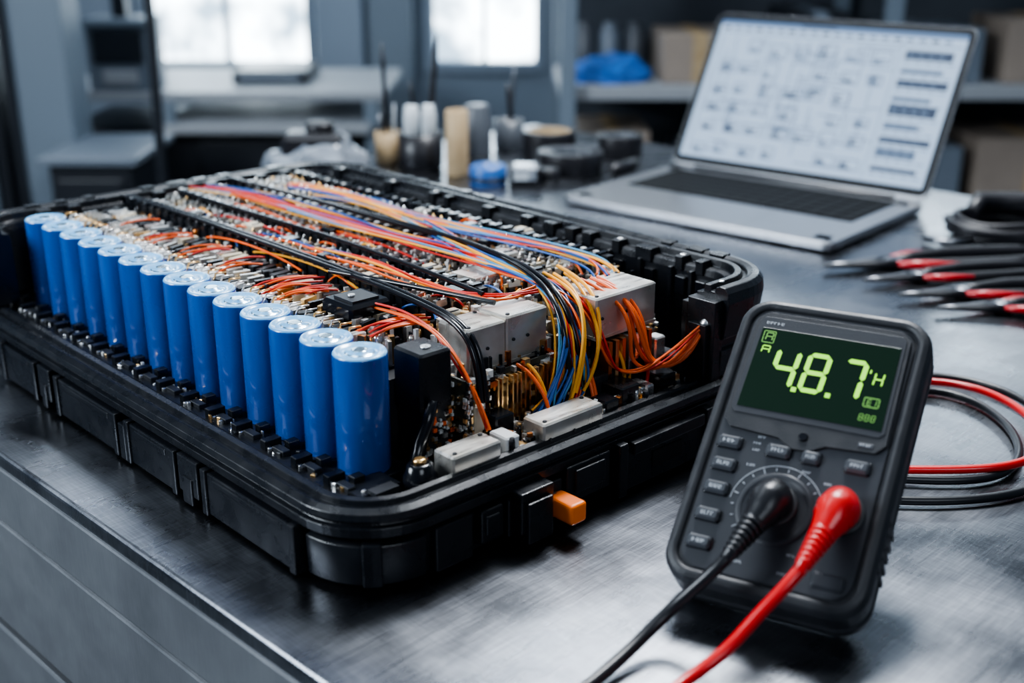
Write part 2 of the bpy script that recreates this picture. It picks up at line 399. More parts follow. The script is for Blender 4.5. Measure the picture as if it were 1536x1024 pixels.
for q in range(7):
    x=.212+q*.006;el.box(x,x+.003,.034,.046,.06,.0865,R.choice(['copper','gold','silver']))
el.build('electronics',bp,scale=ES)
# ---------------- wires
def jit(pts,a,zj=.002):
    o=(R.uniform(-a,a),R.uniform(-a,a))
    return [(p[0]+o[0]+R.uniform(-a,a)*.75,p[1]+R.uniform(-.005,.005),p[2]+R.uniform(-zj,zj)) for p in pts]
W={k:[] for k in('orange','red','yellow','blue','lblue')}
main=[(.200,.520,.112),(.201,.46,.118),(.200,.39,.118),(.200,.32,.119),(.202,.25,.119),(.204,.18,.121),(.203,.12,.121),(.201,.085,.121)]
for k,n in (('orange',4),('red',5),('yellow',2),('blue',2),('lblue',2)):
    for j in range(n):
        tail=[(.202,.055,.117),(.202,.036,.095),(.207,.030,.070),(.225,.024,.062),(.250,.018,.070),(.272,.014,.088)] if (j%2) and k in('orange','red') else [(.190,.050,.114),(.186,.034,.092),(.186,.032,.066),(.176,.034,.050)]
        W[k].append(jit(main,.009)+jit(tail,.006,.003))
for k,n in (('yellow',3),('lblue',3),('red',2),('orange',2),('blue',2)):
    for _ in range(n):
        W[k].append(jit([(.258,.47,.112),(.258,.42,.118),(.252,.34,.119),(.240,.28,.121),(.250,.20,.120),(.262,.13,.119),(.262,.09,.118),(.250,.075,.115)],.008))
for k,n in (('lblue',3),('yellow',3),('blue',2),('orange',1)):
    for _ in range(n):
        W[k].append(jit([(.245,.41,.116),(.25,.36,.120),(.24,.28,.121),(.222,.21,.122),(.206,.15,.122),(.198,.10,.122),(.192,.06,.118),(.184,.04,.10),(.172,.034,.07),(.160,.036,.056)],.007))
def across(u0,n,k):
    for _ in range(n):
        u=u0+R.uniform(-.011,.011);L_=R.uniform(.022,.040);s0=R.uniform(.078,.090)
        W[k].append([(s0,u,.108),(s0+.008,u-.002+R.uniform(-.003,.003),.1125),(s0+L_*.6,u-.006+R.uniform(-.003,.003),.1135),(s0+L_,u-.010,.111)])
for u0,n in ((.105,5),(.20,4),(.225,4),(.29,2),(.34,2),(.39,2),(.45,1)): across(u0,n,'orange');across(u0,n-1,'red')
for k,n in (('orange',3),('red',2),('yellow',1)):
    for _ in range(n):
        W[k].append(jit([(.150,.27,.114),(.152,.22,.118),(.150,.17,.119),(.144,.12,.119),(.150,.09,.119),(.165,.075,.118),(.185,.078,.118)],.006))
for k,n in (('orange',2),('red',1)):
    for _ in range(n):
        W[k].append(jit([(.10,.165,.113),(.108,.12,.116),(.110,.095,.116),(.108,.07,.112),(.107,.045,.10),(.110,.034,.08),(.110,.026,.062)],.003))
for k in ('orange','red','blue','yellow','orange'):
    for _ in range(2):
        u0=R.uniform(.25,.47);v0=R.uniform(.115,.195)
        W[k].append([(v0,u0,.110),(v0+R.uniform(-.004,.004),u0-.03,.1165),(v0+R.uniform(-.006,.006),u0-.09,.1165),(v0,u0-.13,.111)])
for _ in range(44):
    u0=R.uniform(.12,.46);v0=R.uniform(.10,.285);k=R.choice(['orange','red','yellow','orange','blue'])
    W[k].append([(v0,u0,.108),(v0+R.uniform(-.006,.008),u0-.006,.1165),(v0+R.uniform(-.006,.014),u0-.018,.1165),(v0+R.uniform(-.01,.016),u0-.028,.108)])
H={k:[] for k in W}
for _ in range(5):
    x=R.uniform(.2,.24);H['orange'].append(jit([(x,.066,.118),(x+.002,.038,.116),(x+.004,.030,.095),(x+.006,.028,.072),(x+.02,.02,.060),(.262,.014,.072),(.276,.012,.088)],.002))
for _ in range(4):
    x=R.uniform(.162,.195);H['yellow'].append(jit([(x+.03,.09,.121),(x+.018,.055,.121),(x+.010,.036,.11),(x+.004,.03,.085),(x-.006,.032,.062)],.002))
for _ in range(3):
    x=R.uniform(.13,.18);H['blue'].append(jit([(x+.03,.07,.115),(x+.02,.042,.10),(x,.034,.075),(x-.012,.03,.058),(x-.024,.028,.052)],.002))
for _ in range(10):
    x=R.uniform(.110,.24);k=R.choice(['orange','orange','yellow','red'])
    H[k].append(jit([(x,.050,.085),(x+.004,.038,.082),(x+.008,.030,.065),(x+.004,.03,.05)],.002))
for k in W: wires('wires_'+k,W[k],k,.00080,bp,ES)
for k in H:
    if H[k]: wires('thick_wires_'+k,H[k],k,.00125,bp,ES)
blk=[]
for o in (0,.004):
    blk.append([(.132+o,.520,.114),(.130+o,.43,.1175),(.128+o,.33,.118),(.126+o,.22,.119),(.122+o,.14,.120),(.118+o,.09,.119),(.117+o,.06,.116),(.117+o,.046,.100),(.116+o,.042,.072)])
blk.append([(.220,.51,.118),(.222,.38,.121),(.218,.28,.121),(.220,.18,.123),(.206,.12,.125),(.192,.075,.124),(.182,.046,.113),(.178,.036,.09),(.180,.034,.066)])
blk.append([(.224,.36,.120),(.222,.22,.124),(.210,.13,.126),(.198,.08,.125),(.189,.048,.116),(.186,.034,.09),(.188,.032,.062)])
blk.append([(.12,.20,.119),(.13,.15,.121),(.14,.10,.121),(.15,.07,.120)])
blk.append([(.168,.50,.117),(.166,.40,.1185),(.170,.30,.1185),(.166,.20,.120),(.160,.13,.120),(.158,.09,.119)])
wires('wires_black',blk,'black2',.0018,bp,ES)
t=MB();t.lathe([(.0035,0),(.004,.007),(.0028,.010)],(.274*1.075,.012,.086),'silver',seg=14,axis=(.6,-.1,.6));t.build('lead_terminal',bp)

# ================================================================= MULTIMETER
ex=Vector((.882,-.471,0)).normalized();th=math.radians(49)
ey=Vector((.471,.882,0)).normalized()*math.sin(th)+Vector((0,0,math.cos(th)));nn=ex.cross(ey)
mm=empty('multimeter');mm.rotation_mode='QUATERNION'
mw=Matrix((ex,ey,nn)).transposed()
mm.rotation_quaternion=mw.to_quaternion();mm.location=(.0855,.574,-.0028);MSC=(1.045,1.06,1.05);mm.scale=MSC
MW,ML,MT=.102,.165,.036
M['mbody']=mat('meter_rubber',(.016,.018,.022),.46,noise=(120,.38,.56),bump=(1500,.2))
M['mface']=mat('meter_face',(.026,.029,.035),.40,bump=(1800,.15))
M['mbtn']=mat('meter_button',(.045,.05,.058),.40)
M['mprint']=mat('meter_print',(.45,.48,.51),.5)
M['lcd']=mat('lcd_glass',(.004,.011,.007),.2,emit=(.008,.024,.012),es=.45,spec=.3)
M['seg']=mat('lcd_digit_green',(.2,.4,.05),.5,emit=(.36,.95,.05),es=1.1)
M['segdim']=mat('lcd_digit_dim',(.1,.2,.05),.5,emit=(.15,.42,.06),es=.6)
body=MB()
ph=rpath(0,MW,0,ML,.017,8)
body.sweep(ph,[(-.006,0),(-.001,.004),(0,.012),(-.0012,.014),(-.0012,.017),(0,.019),(0,.030),(-.0015,.0345),(-.0045,.036),(-.0065,.0352),(-.0075,.0335),(-.05,.0335),(-.05,0)],'mbody')
body.box(.012,MW-.012,.012,ML-.012,.001,.0333,'mbody')
for sx in (0,MW):
    for k in range(5): body.cbox((sx,.03+k*.006,.018),(.0016,.003,.02),'mbody')
body.build('holster_body',mm,.0008,seg=3)
fc=MB()
fp=rpath(.0085,MW-.0085,.008,ML-.008,.011,6)
fc.add([(x,y,.0345) for x,y,_,_ in fp],[tuple(range(len(fp)))],'mface')
def poly(pts,z0,z1,k):
    n=len(pts);vs=[(x,y,z0) for x,y in pts]+[(x,y,z1) for x,y in pts]
    fc.add(vs,[tuple(range(n-1,-1,-1)),tuple(range(n,2*n))]+[(i,(i+1)%n,n+(i+1)%n,n+i) for i in range(n)],k)
poly([(.0095,.090),(.014,.085),(.040,.0835),(.048,.079),(.056,.079),(.064,.0835),(.088,.085),(.0925,.090),(.0915,.150),(.086,.155),(.016,.155),(.0105,.150)],.0335,.0362,'mbody')
poly([(.0115,.096),(.014,.0935),(.088,.0935),(.0905,.096),(.0895,.1495),(.087,.152),(.015,.152),(.0125,.1495)],.0362,.0366,'mface')
poly([(.0140,.0970),(.0885,.0970),(.0878,.1450),(.0148,.1450)],.0366,.0369,'lcd')
fc.build('face_panel',mm,.0005,seg=2)
dg=MB()
def segbar(p,q,w,k='seg'):
    p=Vector(p);q=Vector(q);d=(q-p).normalized();n=Vector((-d.y,d.x));e=d*w*.5
    p=p+d*w*.08;q=q-d*w*.08
    pts=[p,p+e+n*w*.5,q-e+n*w*.5,q,q-e-n*w*.5,p+e-n*w*.5]
    dg.add([(a.x,a.y,.0371) for a in pts],[tuple(range(6))],k)
SEG={'4':'bcfg','8':'abcdefg','7':'abc','H':'bcefg','A':'abcefg','0':'abcdef','1':'bc','E':'adefg'}
def digit(ch,x,y,w,h,t,k='seg',sl=.06):
    def P(a,b_): return (x+a*w+b_*h*sl,y+b_*h)
    S={'a':((0,1),(1,1)),'b':((1,1),(1,.5)),'c':((1,.5),(1,0)),'d':((0,0),(1,0)),'e':((0,.5),(0,0)),'f':((0,1),(0,.5)),'g':((0,.5),(1,.5))}
    for c_ in SEG[ch]: segbar(P(*S[c_][0]),P(*S[c_][1]),t,k)
digit('4',.0265,.1120,.0108,.0210,.0026)
digit('8',.0430,.1120,.0102,.0210,.0026)
digit('7',.0620,.1120,.0100,.0210,.0026)
for x in (.0390,.0567): dg.box(x,x+.0026,.1100,.1126,.0369,.0371,'seg')
digit('H',.0785,.1215,.0042,.0070,.0008,'seg');segbar((.0760,.130),(.0760,.1275),.0008)
digit('A',.0180,.1375,.0035,.0045,.0006,'segdim');digit('A',.0178,.1300,.0040,.004,.0006,'seg')
digit('0',.0165,.1360,.0062,.0070,.0005,'segdim',0)
digit('0',.0765,.1090,.0075,.0050,.0006,'segdim',0);digit('E',.0782,.1100,.002,.003,.0005,'segdim');digit('1',.0815,.1100,.001,.003,.0005,'segdim')
for q in range(3): digit('8',.0760+q*.003,.1010,.0018,.0035,.0004,'segdim')
dg.build('lcd_digits',mm,fix=False)
bt=MB()
def glyphs(x,y,w,h,n,z):
    for q in range(n):
        a=x+q*w/n
        bt.box(a,a+w/n*.25,y,y+h,z,z+.00015,'mprint')
        yy=y+h*R.choice([0,.42,.82]);bt.box(a,a+w/n*.7,yy,yy+h*.18,z,z+.00015,'mprint')
        if R.random()<.5: bt.box(a+w/n*.5,a+w/n*.7,y+h*R.choice([0,.4]),y+h,z,z+.00015,'mprint')
def button(x,y,w=.0125,h=.0068,r=0):
    bt.cham(x-w/2-.0007,x+w/2+.0007,y-h/2-.0007,y+h/2+.0007,.0335,.0349,.0008,'black2')
    bt.cham(x-w/2,x+w/2,y-h/2,y+h/2,.0335,.0376,.0014,'mbtn')
    glyphs(x-w*.26,y-.0011,w*.55,.0020,R.randint(3,4),.0376)
for s_,t_ in ((.16,.462),(.41,.462),(.575,.462),(.80,.462),(.165,.385),(.165,.305),(.165,.215),(.165,.125)):
    button(s_*MW,t_*ML,.0125 if s_!=.575 else .0095)
bt.cham(.074,.090,.012,.020,.0335,.0362,.0012,'mface')
for x,y in ((.275,.475),(.28,.452),(.29,.497)): glyphs(x*MW,y*ML,.004,.0012,3,.0345)
bt.lathe([(.0026,.0362),(.0022,.0372)],(.052,.0862,0),'black2',seg=16)
glyphs(.016,.1475,.010,.0016,5,.0366)
bt.cham(.079,.087,.0868,.0895,.0360,.0366,.0004,'mbtn');glyphs(.080,.0875,.006,.0012,4,.0366)
dc=(.048,.046)
bt.lathe([(.0195,.0335),(.0195,.0348),(.0185,.0352),(.0165,.0352),(.016,.0348),(.004,.0348)],(dc[0],dc[1],0),'mface',seg=48)
for q in range(15):
    a=math.radians(20+q*230/14);r=.0212
    bt.cbox((dc[0]+r*math.cos(a),dc[1]+r*math.sin(a),.0346),(.0016 if q%3 else .0026,.0004,.0003),'mprint',rot=a)
for q in range(46):
    a=math.radians(25+q*150/45);r=.0232
    bt.cbox((dc[0]+r*math.cos(a),dc[1]+r*math.sin(a),.0346),(.00035,.0017,.0003),'mprint',rot=a)
for (x,y) in ((.033,.024),(.036,.015),(.058,.014),(.070,.034),(.056,.068),(.068,.064),(.028,.066),(.060,.024)):
    glyphs(x,y,.0045,.0013,3,.0345)
for x,y in ((.048,.048),(.080,.051)):
    bt.lathe([(.0112,.0340),(.0112,.0362),(.0102,.0368),(.008,.0368)],(x,y,0),'mbody',seg=32)
bt.build('buttons_and_dial',mm,.0001,seg=1)
M['lead_b']=mat('black_lead_rubber',(.010,.011,.014),.34);M['lead_r']=mat('red_lead_rubber',(.55,.008,.010),.32,coat=.2)
Mi=mw.transposed()
def toL(w):
    v=Mi@(Vector(w)-Vector(mm.location));return Vector((v.x/MSC[0],v.y/MSC[1],v.z/MSC[2]))
stn=MB();stn.box(.025,.077,.118,.124,-.002,.003,'mbody')
tw=mw@Vector((.051*1.045,.125*1.06,0))+Vector(mm.location)
ft=toL((tw.x+.02,tw.y+.035,.0040))
for dx in (-.024,.024): stn.tube([(.051+dx,.125,.001),(ft.x+dx,ft.y,ft.z)],[.003,.003],'mbody',seg=8)
stn.tube([(ft.x-.026,ft.y,ft.z),(ft.x+.026,ft.y,ft.z)],[.003,.003],'mbody',seg=8)
stn.build('tilt_stand',mm)
def lead(x,y,k,d2,world_pts,name):
    pl=MB()
    p0=Vector((x,y,.0355));p1=p0+Vector((0,0,.008));dv=Vector(d2)
    pl.tube([p0,p0+Vector((0,0,.004)),p1,p1+Vector((dv.x*.004,dv.y*.004,.0035)),p1+dv*.010,p1+dv*.017,p1+dv*.019],[.0090,.0096,.0098,.0096,.0084,.0066,.0058],k,seg=28)
    pl.tube([p1+dv*.006,p1+dv*.0085],[.0101,.0097],k,seg=8)
    q=p1+dv*.018
    N=7
    for i in range(N):
        a=q+dv*(.0031*i);rr=.0066-.00040*i
        pl.tube([a,a+dv*.0004,a+dv*.0017,a+dv*.0021],[rr*.72,rr,rr*.97,rr*.70],k,seg=20)
    pl.tube([q-dv*.002,q+dv*.025],[.0042,.0032],k,seg=16)
    pl.build(name+'_plug',mm)
    e=q+dv*.019
    pts=[e,e+dv*.010]+[toL(w) for w in world_pts]
    cu=wires(name+'_cable',[[tuple(p) for p in pts]],k,.0031,mm);cu.data.resolution_u=16;cu.data.bevel_resolution=5
lead(.048,.048,'lead_b',Vector((-.24,-.92,.26)).normalized(),[(.082,.530,.020),(.062,.513,.0080),(.038,.485,.0040),(.0,.445,.0040),(-.05,.38,.0040),(-.08,.30,.0040)],'black_lead')
lead(.080,.051,'lead_r',Vector((-.18,-.93,.28)).normalized(),[(.1190,.504,.032),(.104,.498,.014),(.084,.488,.0055),(.063,.467,.0040),(.02,.42,.0040),(-.02,.33,.0040)],'red_lead')
def gl(nm,k,pts):
    cu=wires(nm,[[tuple(toL((p[0],p[1],p[2]+.0005))) for p in pts]],k,.0028,mm);cu.data.resolution_u=16;cu.data.bevel_resolution=4
gl('rear_black_cable_a','lead_b',[(.19,.76,.0035),(.25,.85,.0035),(.32,.870,.0035),(.355,.825,.0035),(.350,.745,.0035),(.310,.695,.0035),(.257,.703,.0035),(.2,.71,.0035)])
gl('rear_red_cable','lead_r',[(.18,.78,.0035),(.245,.87,.0035),(.325,.885,.0035),(.367,.84,.008),(.370,.755,.010),(.330,.702,.009),(.265,.712,.006),(.2,.72,.0035)])
gl('rear_black_cable_b','lead_b',[(.18,.80,.0035),(.25,.885,.0035),(.34,.900,.0035),(.39,.845,.0035),(.382,.74,.0035),(.33,.680,.0035),(.26,.668,.0035),(.2,.68,.0035)])

# ================================================================= LAPTOP
M['alu']=mat('laptop_aluminium',(.42,.43,.45),.34,1.,noise=(300,.3,.4))
M['key']=mat('laptop_keys',(.006,.007,.008),.7,spec=.15)
M['lbez']=mat('screen_bezel',(.006,.007,.009),.3,spec=.3)
M['scr']=mat('screen_white',(.02,.02,.02),.5,emit=(.50,.68,.93),es=1.1,spec=.1)
M['scr2']=mat('screen_grey',(.02,.02,.02),.5,emit=(.18,.29,.48),es=.85,spec=.1)
M['scr3']=mat('screen_dark',(.02,.02,.02),.5,emit=(.04,.075,.16),es=.8,spec=.1)
M['scrh']=mat('screen_header_blue',(.02,.02,.02),.5,emit=(.16,.30,.58),es=.8,spec=.1)
lt=empty('laptop',(.062,1.488,0),(0,0,math.radians(-40.5)))
LW,LD,LH=.366,.248,.226
b=MB()
b.sweep(rpath(0,LW,0,LD,.012,6),[(-.004,.0015),(-.0005,.004),(0,.009),(0,.0115),(-.001,.0125),(-.03,.0125),(-.03,.0015)],'alu')
b.box(.025,LW-.025,.025,LD-.025,.0015,.0124,'alu')
b.box(.026,LW-.026,.102,.228,.0123,.01265,'key')
for r in range(6):
    n=14;x=.028;wk=(LW-.056)/n
    for i in range(n):
        if r==0 and 4<=i<=8:
            if i==4:b.box(x+i*wk+.001,x+9*wk-.001,.105+r*.020,.1230+r*.020,.0126,.0139,'key')
            continue
        b.box(x+i*wk+.001,x+(i+1)*wk-.001,.105+r*.020,.1230+r*.020,.0126,.0139,'key')
b.box(.118,.248,.010,.092,.0124,.01275,'alu')
for i,x in enumerate((.02,LW-.02)):
    for y in (.02,LD-.02): b.lathe([(.006,0),(.006,.002)],(x,y,0),'lbez',seg=14)
b.tube([(.04,LD-.003,.0125),(LW-.04,LD-.003,.0125)],.005,'lbez')
b.build('base',lt,.0003,seg=1)
ld=empty('lid',(0,LD-.001,.0125),(math.radians(61),0,0),lt)
b=MB()
b.sweep(rpath(0,LW,.002,LH,.012,6),[(-.002,-.004),(0,-.0025),(0,.0015),(-.0006,.002),(-.04,.002),(-.04,-.004)],'alu')
b.box(.03,LW-.03,.03,LH-.03,-.004,.0018,'alu')
b.sweep(rpath(.001,LW-.001,.006,LH-.001,.011,6),[(0,.0018),(0,.0024),(-.05,.0024),(-.05,.0018)],'lbez')
b.box(.04,LW-.04,.04,LH-.04,.0018,.0024,'lbez')
b.box(.009,LW-.009,.016,LH-.010,.0024,.0026,'scr')
b.build('screen_lid',ld)
g=MB()
X0,X1,Y0,Y1=.012,LW-.012,.020,LH-.013
def q(x0,x1,y0,y1,k,z=.0027): g.add([(x0,y0,z),(x1,y0,z),(x1,y1,z),(x0,y1,z)],[(0,1,2,3)],k)
q(X0-.003,X1+.003,Y1-.004,Y1+.003,'scrh');q(X0+.12,X0+.17,Y1-.002,Y1+.001,'scr3',.0028)
q(X0,X1,Y1-.0150,Y1-.0138,'scr2')
for i in range(20): q(X0+.004+i*.0165,X0+.013+i*.0165,Y1-.0105,Y1-.007,'scr2' if i%3 else 'scr3')
q(X0+.006,X0+.0072,Y0,Y1-.02,'scr2');q(X1-.078,X1-.077,Y0,Y1-.014,'scr2')
for gi in range(7):
    for gj in range(6):
        if R.random()<.12: continue
        x=X0+.012+gi*.0362+R.uniform(-.003,.004);y=Y0+.005+gj*.0285+R.uniform(-.003,.004);w=R.uniform(.016,.030);h=R.uniform(.011,.021);t=.0015
        q(x,x+w,y,y+t,'scr2');q(x,x+w,y+h,y+h+t,'scr2');q(x,x+t,y,y+h,'scr2');q(x+w,x+w+t,y,y+h,'scr2')
        for i in range(R.randint(2,5)): q(x+w*.15,x+w*R.uniform(.4,.85),y+h*(.12+i*.17),y+h*(.12+i*.17)+.0020,R.choice(['scr2','scr3','scr3']),.0028)
for _ in range(70):
    x=R.uniform(X0+.006,X1-.10);y=R.uniform(Y0+.003,Y1-.02)
    if R.random()<.5: q(x,min(x+R.uniform(.02,.08),X1-.08),y,y+.0013,'scr2',.00275)
    else: q(x,x+.0013,y,min(y+R.uniform(.01,.06),Y1-.02),'scr2',.00275)
for i,(w,h) in enumerate(((.062,.012),(.055,.006),(.066,.010),(.05,.006),(.062,.014),(.045,.008),(.066,.008),(.052,.012),(.06,.006))):
    y=Y1-.034-i*.0185;q(X1-.070,X1-.070+w,y,y+h,'scr3' if i%2==0 else 'scr2')
    for j in range(4): q(X1-.066+j*.013,X1-.058+j*.013,y+h*.35,y+h*.6,'scr2' if i%2==0 else 'scr3',.0029)
    for j in range(5): q(X1-.070+j*.014,X1-.060+j*.014,y-.005,y-.0035,'scr2',.0028)
g.build('schematic_drawing',ld,fix=False)

# ================================================================= PLIERS etc.
M['tred']=mat('tool_red_grip',(.42,.008,.014),.35,coat=.2);M['tblk']=mat('tool_black_grip',(.010,.010,.013),.38)
M['tmet']=mat('tool_steel',(.22,.23,.25),.32,1.)
def pliers(loc,ang,L=.17,redouter=True):
    e=MB();s=L/.17
    for sg in (1,-1):
        e.tube([(0,sg*.0008*s,.006),(.018*s,sg*.0022*s,.006),(.036*s,sg*.0042*s,.006),(.052*s,sg*.0060*s,.006)],[.0012*s,.0020*s,.0030*s,.0042*s],'tmet' if sg>0 else 'tblk',seg=10)
        pts=[(.056*s,-sg*.0045*s,.006),(.074*s,-sg*.0105*s,.0065),(.100*s,-sg*.0150*s,.007),(.130*s,-sg*.0160*s,.007),(.158*s,-sg*.0135*s,.007),(.172*s,-sg*.011*s,.0065)]
        e.tube(pts,[.0036*s,.0044*s,.0050*s,.0050*s,.0048*s,.003*s],'tblk',seg=12)
        if sg>0 or redouter:
            e.tube([(p[0]-.004*s,p[1]-sg*.0026*s,p[2]+.0012) for p in pts[0:3]],[.0022*s,.0034*s,.0022*s],'tred',seg=10)
    e.lathe([(.0075*s,.0012),(.0075*s,.010),(.006*s,.0112),(.003*s,.0115)],(.054*s,0,0),'tmet',seg=22)
    return e.build('pliers',None,loc=(loc[0],loc[1],0),rot=(0,0,ang))
pliers((.318,1.190),math.radians(9),.24)
pliers((.345,1.140),math.radians(12),.19,False)
pliers((.365,1.092),math.radians(7),.20,False)
pliers((.388,1.052),math.radians(3),.19)
cc=MB()
for i in range(7):
    r=.050+.0035*(i%3);z=.005+.0055*(i//2);ox=R.uniform(-.004,.004)
    pts=[(.560+ox+r*math.cos(a*math.pi/18)*1.15,1.33+r*math.sin(a*math.pi/18)*.85,z+.002*math.sin(a*.5+i)) for a in range(37)]
    cc.tube(pts,.0042,'tblk',seg=8)
cc.tube([(.515,1.33,.025),(.535,1.36,.034),(.585,1.36,.034),(.615,1.33,.025)],[.008,.011,.011,.008],'tblk',seg=12)
cc.tube([(.505,1.29,.006),(.475,1.28,.006),(.455,1.30,.006)],[.004]*3,'tmet')
cc.build('cable_coil')

# ---- items on the far part of bench
M['beige']=mat('kraft_tube',(.34,.24,.13),.6,colvar=(30,(.42,.31,.18)));M['wht']=mat('white_bottle',(.50,.54,.57),.35)
M['gcup']=mat('grey_cup',(.08,.09,.105),.35);M['bluep']=mat('blue_plastic',(.02,.10,.32),.35)
M['clear']=mat('clear_film',(.10,.12,.15),.2,colvar=(25,(.30,.33,.37)),coat=.5)
def cup(name,x,y,r,h,k,items):
    e=MB();e.lathe([(r*.92,0),(r,.004),(r*1.04,h),(r*.94,h),(r*.9,h*.5),(r*.88,.006),(.001,.006)],(0,0,0),k,seg=28)
    for (dx,dy,rr,L,kk,lx) in items:
        if rr>.006: e.lathe([(rr,.008),(rr,L*.86),(rr*.85,L*.92),(rr*.8,L*.93),(rr*.8,L)],(dx,dy,0),kk,seg=16)
        else: e.tube([(dx,dy,.008),(dx+lx*.5,dy,L*.6),(dx+lx*.8,dy,L*.85),(dx+lx,dy,L)],[rr,rr,rr*.9,rr*.25],kk,seg=12)
    return e.build(name,loc=(x,y,0))
cup('pen_cup',-.130,1.715,.031,.050,'tblk',[(-.012,0,.0115,.088,'wht',0),(.013,-.006,.0105,.090,'wht',.002),(.010,.014,.0045,.185,'tblk',.016),(-.004,.016,.003,.12,'tblk',-.01)])
cup('brush_cup',-.180,1.750,.018,.046,'beige',[(0,0,.0035,.17,'tblk',-.004),(.006,.006,.0028,.085,'wht',.004),(-.007,0,.0035,.07,'tmet',-.004)])
e=MB();e.lathe([(.0150,0),(.0155,.002),(.0155,.088),(.0135,.090),(.0125,.088),(.0125,.05),(.001,.05)],(0,0,0),'beige',seg=26);e.build('cardboard_tube',loc=(-.076,1.665,0))
e=MB();e.lathe([(.020,0),(.021,.003),(.021,.058),(.018,.062),(.018,.074),(.016,.076),(.002,.076)],(0,0,0),'gcup',seg=26);e.build('solder_paste_jar',loc=(-.052,1.80,0))
cup('tool_cup',-.005,1.86,.022,.045,'gcup',[(0,0,.003,.13,'tmet',.010),(.006,0,.004,.10,'tblk',-.008)])
def roll(name,x,y,r,ri,h,k,k2):
    e=MB();e.lathe([(ri+.003,0,k),(r,0,k),(r,h,k),(ri+.003,h,k2),(ri,h,k2),(ri,0,k2),(ri+.003,0,k2)],(0,0,0),k,seg=36)
    return e.build(name,loc=(x,y,0),bevel=.001)
roll('cable_spool',.082,1.685,.046,.026,.030,'tblk','gcup')
roll('tape_roll',.055,1.79,.040,.028,.040,'tblk','beige')
roll('tape_roll',.160,1.790,.034,.020,.034,'tblk','gcup')
e=MB();e.tube([(.135,1.655,.008),(.150,1.675,.008),(.170,1.700,.008),(.180,1.725,.008)],[.006,.008,.008,.005],'tblk',seg=12);e.build('cable_tail')
e=MB();e.lathe([(.024,0),(.025,.003),(.025,.022),(.022,.026),(.012,.026),(.011,.020),(.001,.020)],(-.024,0,0),'bluep',seg=28)
e.lathe([(.0255,.006),(.0255,.012)],(-.024,0,0),'tblk',seg=28)
e.cham(.004,.046,-.022,.018,0,.026,.003,'tblk');e.cham(.008,.042,-.023,.014,.010,.0275,.003,'clear');e.lathe([(.016,0),(.016,.018),(.012,.020)],(.056,.010,0),'tblk',seg=22);e.box(.010,.030,-.0240,-.0225,.010,.02,'wht')
e.build('adhesive_pots',loc=(-.008,1.605,0))
bm=bmesh.new();bmesh.ops.create_icosphere(bm,subdivisions=4,radius=1)
for v in bm.verts:
    n=mathutils.noise.noise(v.co*2.2)*.22+mathutils.noise.noise(v.co*6)*.10
    d=1+n;v.co=Vector((v.co.x*.072*d,v.co.y*.050*d,max(-.0,v.co.z*.050*d*(1+.25*v.co.x)+.004)))
me=bpy.data.meshes.new('bag');bm.to_mesh(me);bm.free();me.materials.append(M['clear'])
for p_ in me.polygons:p_.use_smooth=True
pbag=empty('plastic_bag',(-.278,1.68,0));ob=bpy.data.objects.new('film',me);sc.collection.objects.link(ob);ob.parent=pbag
e=MB();e.cham(-.04,.045,-.03,.03,.030,.058,.008,'tblk');e.lathe([(.02,.056),(.02,.068),(.015,.072)],(.012,.0,0),'tblk',seg=20);e.build('black_cap',pbag)

# ================================================================= ROOM
M['wall']=mat('painted_wall',(.17,.215,.27),.7,colvar=(2,(.22,.265,.325)))
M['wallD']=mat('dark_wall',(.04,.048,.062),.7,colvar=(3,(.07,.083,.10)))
M['ceil']=mat('ceiling_paint',(.26,.29,.33),.8)
M['floorm']=mat('concrete_floor',(.07,.08,.09),.5,colvar=(3,(.11,.12,.13)))
M['frame']=mat('window_frame',(.22,.27,.335),.4)
M['colm']=mat('grey_column',(.16,.20,.245),.5)
M['mach']=mat('machine_enclosure',(.15,.18,.22),.4);M['machD']=mat('machine_dark',(.014,.017,.023),.4)
M['wood']=mat('shelf_board',(.30,.32,.345),.5);M['card']=mat('cardboard',(.23,.19,.16),.7,colvar=(8,(.29,.24,.20)))
M['bbag']=mat('blue_bag',(.015,.13,.45),.5,bump=(60,.5))
m=bpy.data.materials.new('window_daylight');m.use_nodes=True;nt=m.node_tree;nt.nodes.clear()
o=nt.nodes.new('ShaderNodeOutputMaterial');em=nt.nodes.new('ShaderNodeEmission');tc=nt.nodes.new('ShaderNodeTexCoord')
n=nt.nodes.new('ShaderNodeTexNoise');n.inputs['Scale'].default_value=5;n.inputs['Detail'].default_value=6
r=nt.nodes.new('ShaderNodeValToRGB');r.color_ramp.elements[0].position=.38;r.color_ramp.elements[0].color=(.12,.165,.21,1);r.color_ramp.elements[1].position=.58;r.color_ramp.elements[1].color=(.78,.91,1,1)
nt.links.new(tc.outputs['Object'],n.inputs['Vector']);nt.links.new(n.outputs['Fac'],r.inputs['Fac']);nt.links.new(r.outputs[0],em.inputs['Color']);em.inputs['Strength'].default_value=10;nt.links.new(em.outputs[0],o.inputs['Surface'])
M['day']=m
ZF=-.9;ZC=2.1
def simple(name,*boxes,bevel=0,parent=None):
    e=MB()
    for bx in boxes: e.box(*bx)
    return e.build(name,parent,bevel)
simple('floor',(-3.2,3.2,-1.8,4.6,ZF-.1,ZF,'floorm'))
simple('ceiling',(-3.2,3.2,-1.8,4.6,ZC,ZC+.1,'ceil'))
YB=4.3
wins=[(-1.29,-.68,-.17,1.3),(-.30,.11,-.17,1.3),(.75,2.1,.70,1.4)]  # last window is unseen, added to brighten the right side of the bench
e=MB();xs=[-3.2,-1.29,-.68,-.30,.11,.75,2.1,3.2]
for i in (0,2,4,6): e.box(xs[i],xs[i+1],YB,YB+.12,ZF,ZC,'wall')
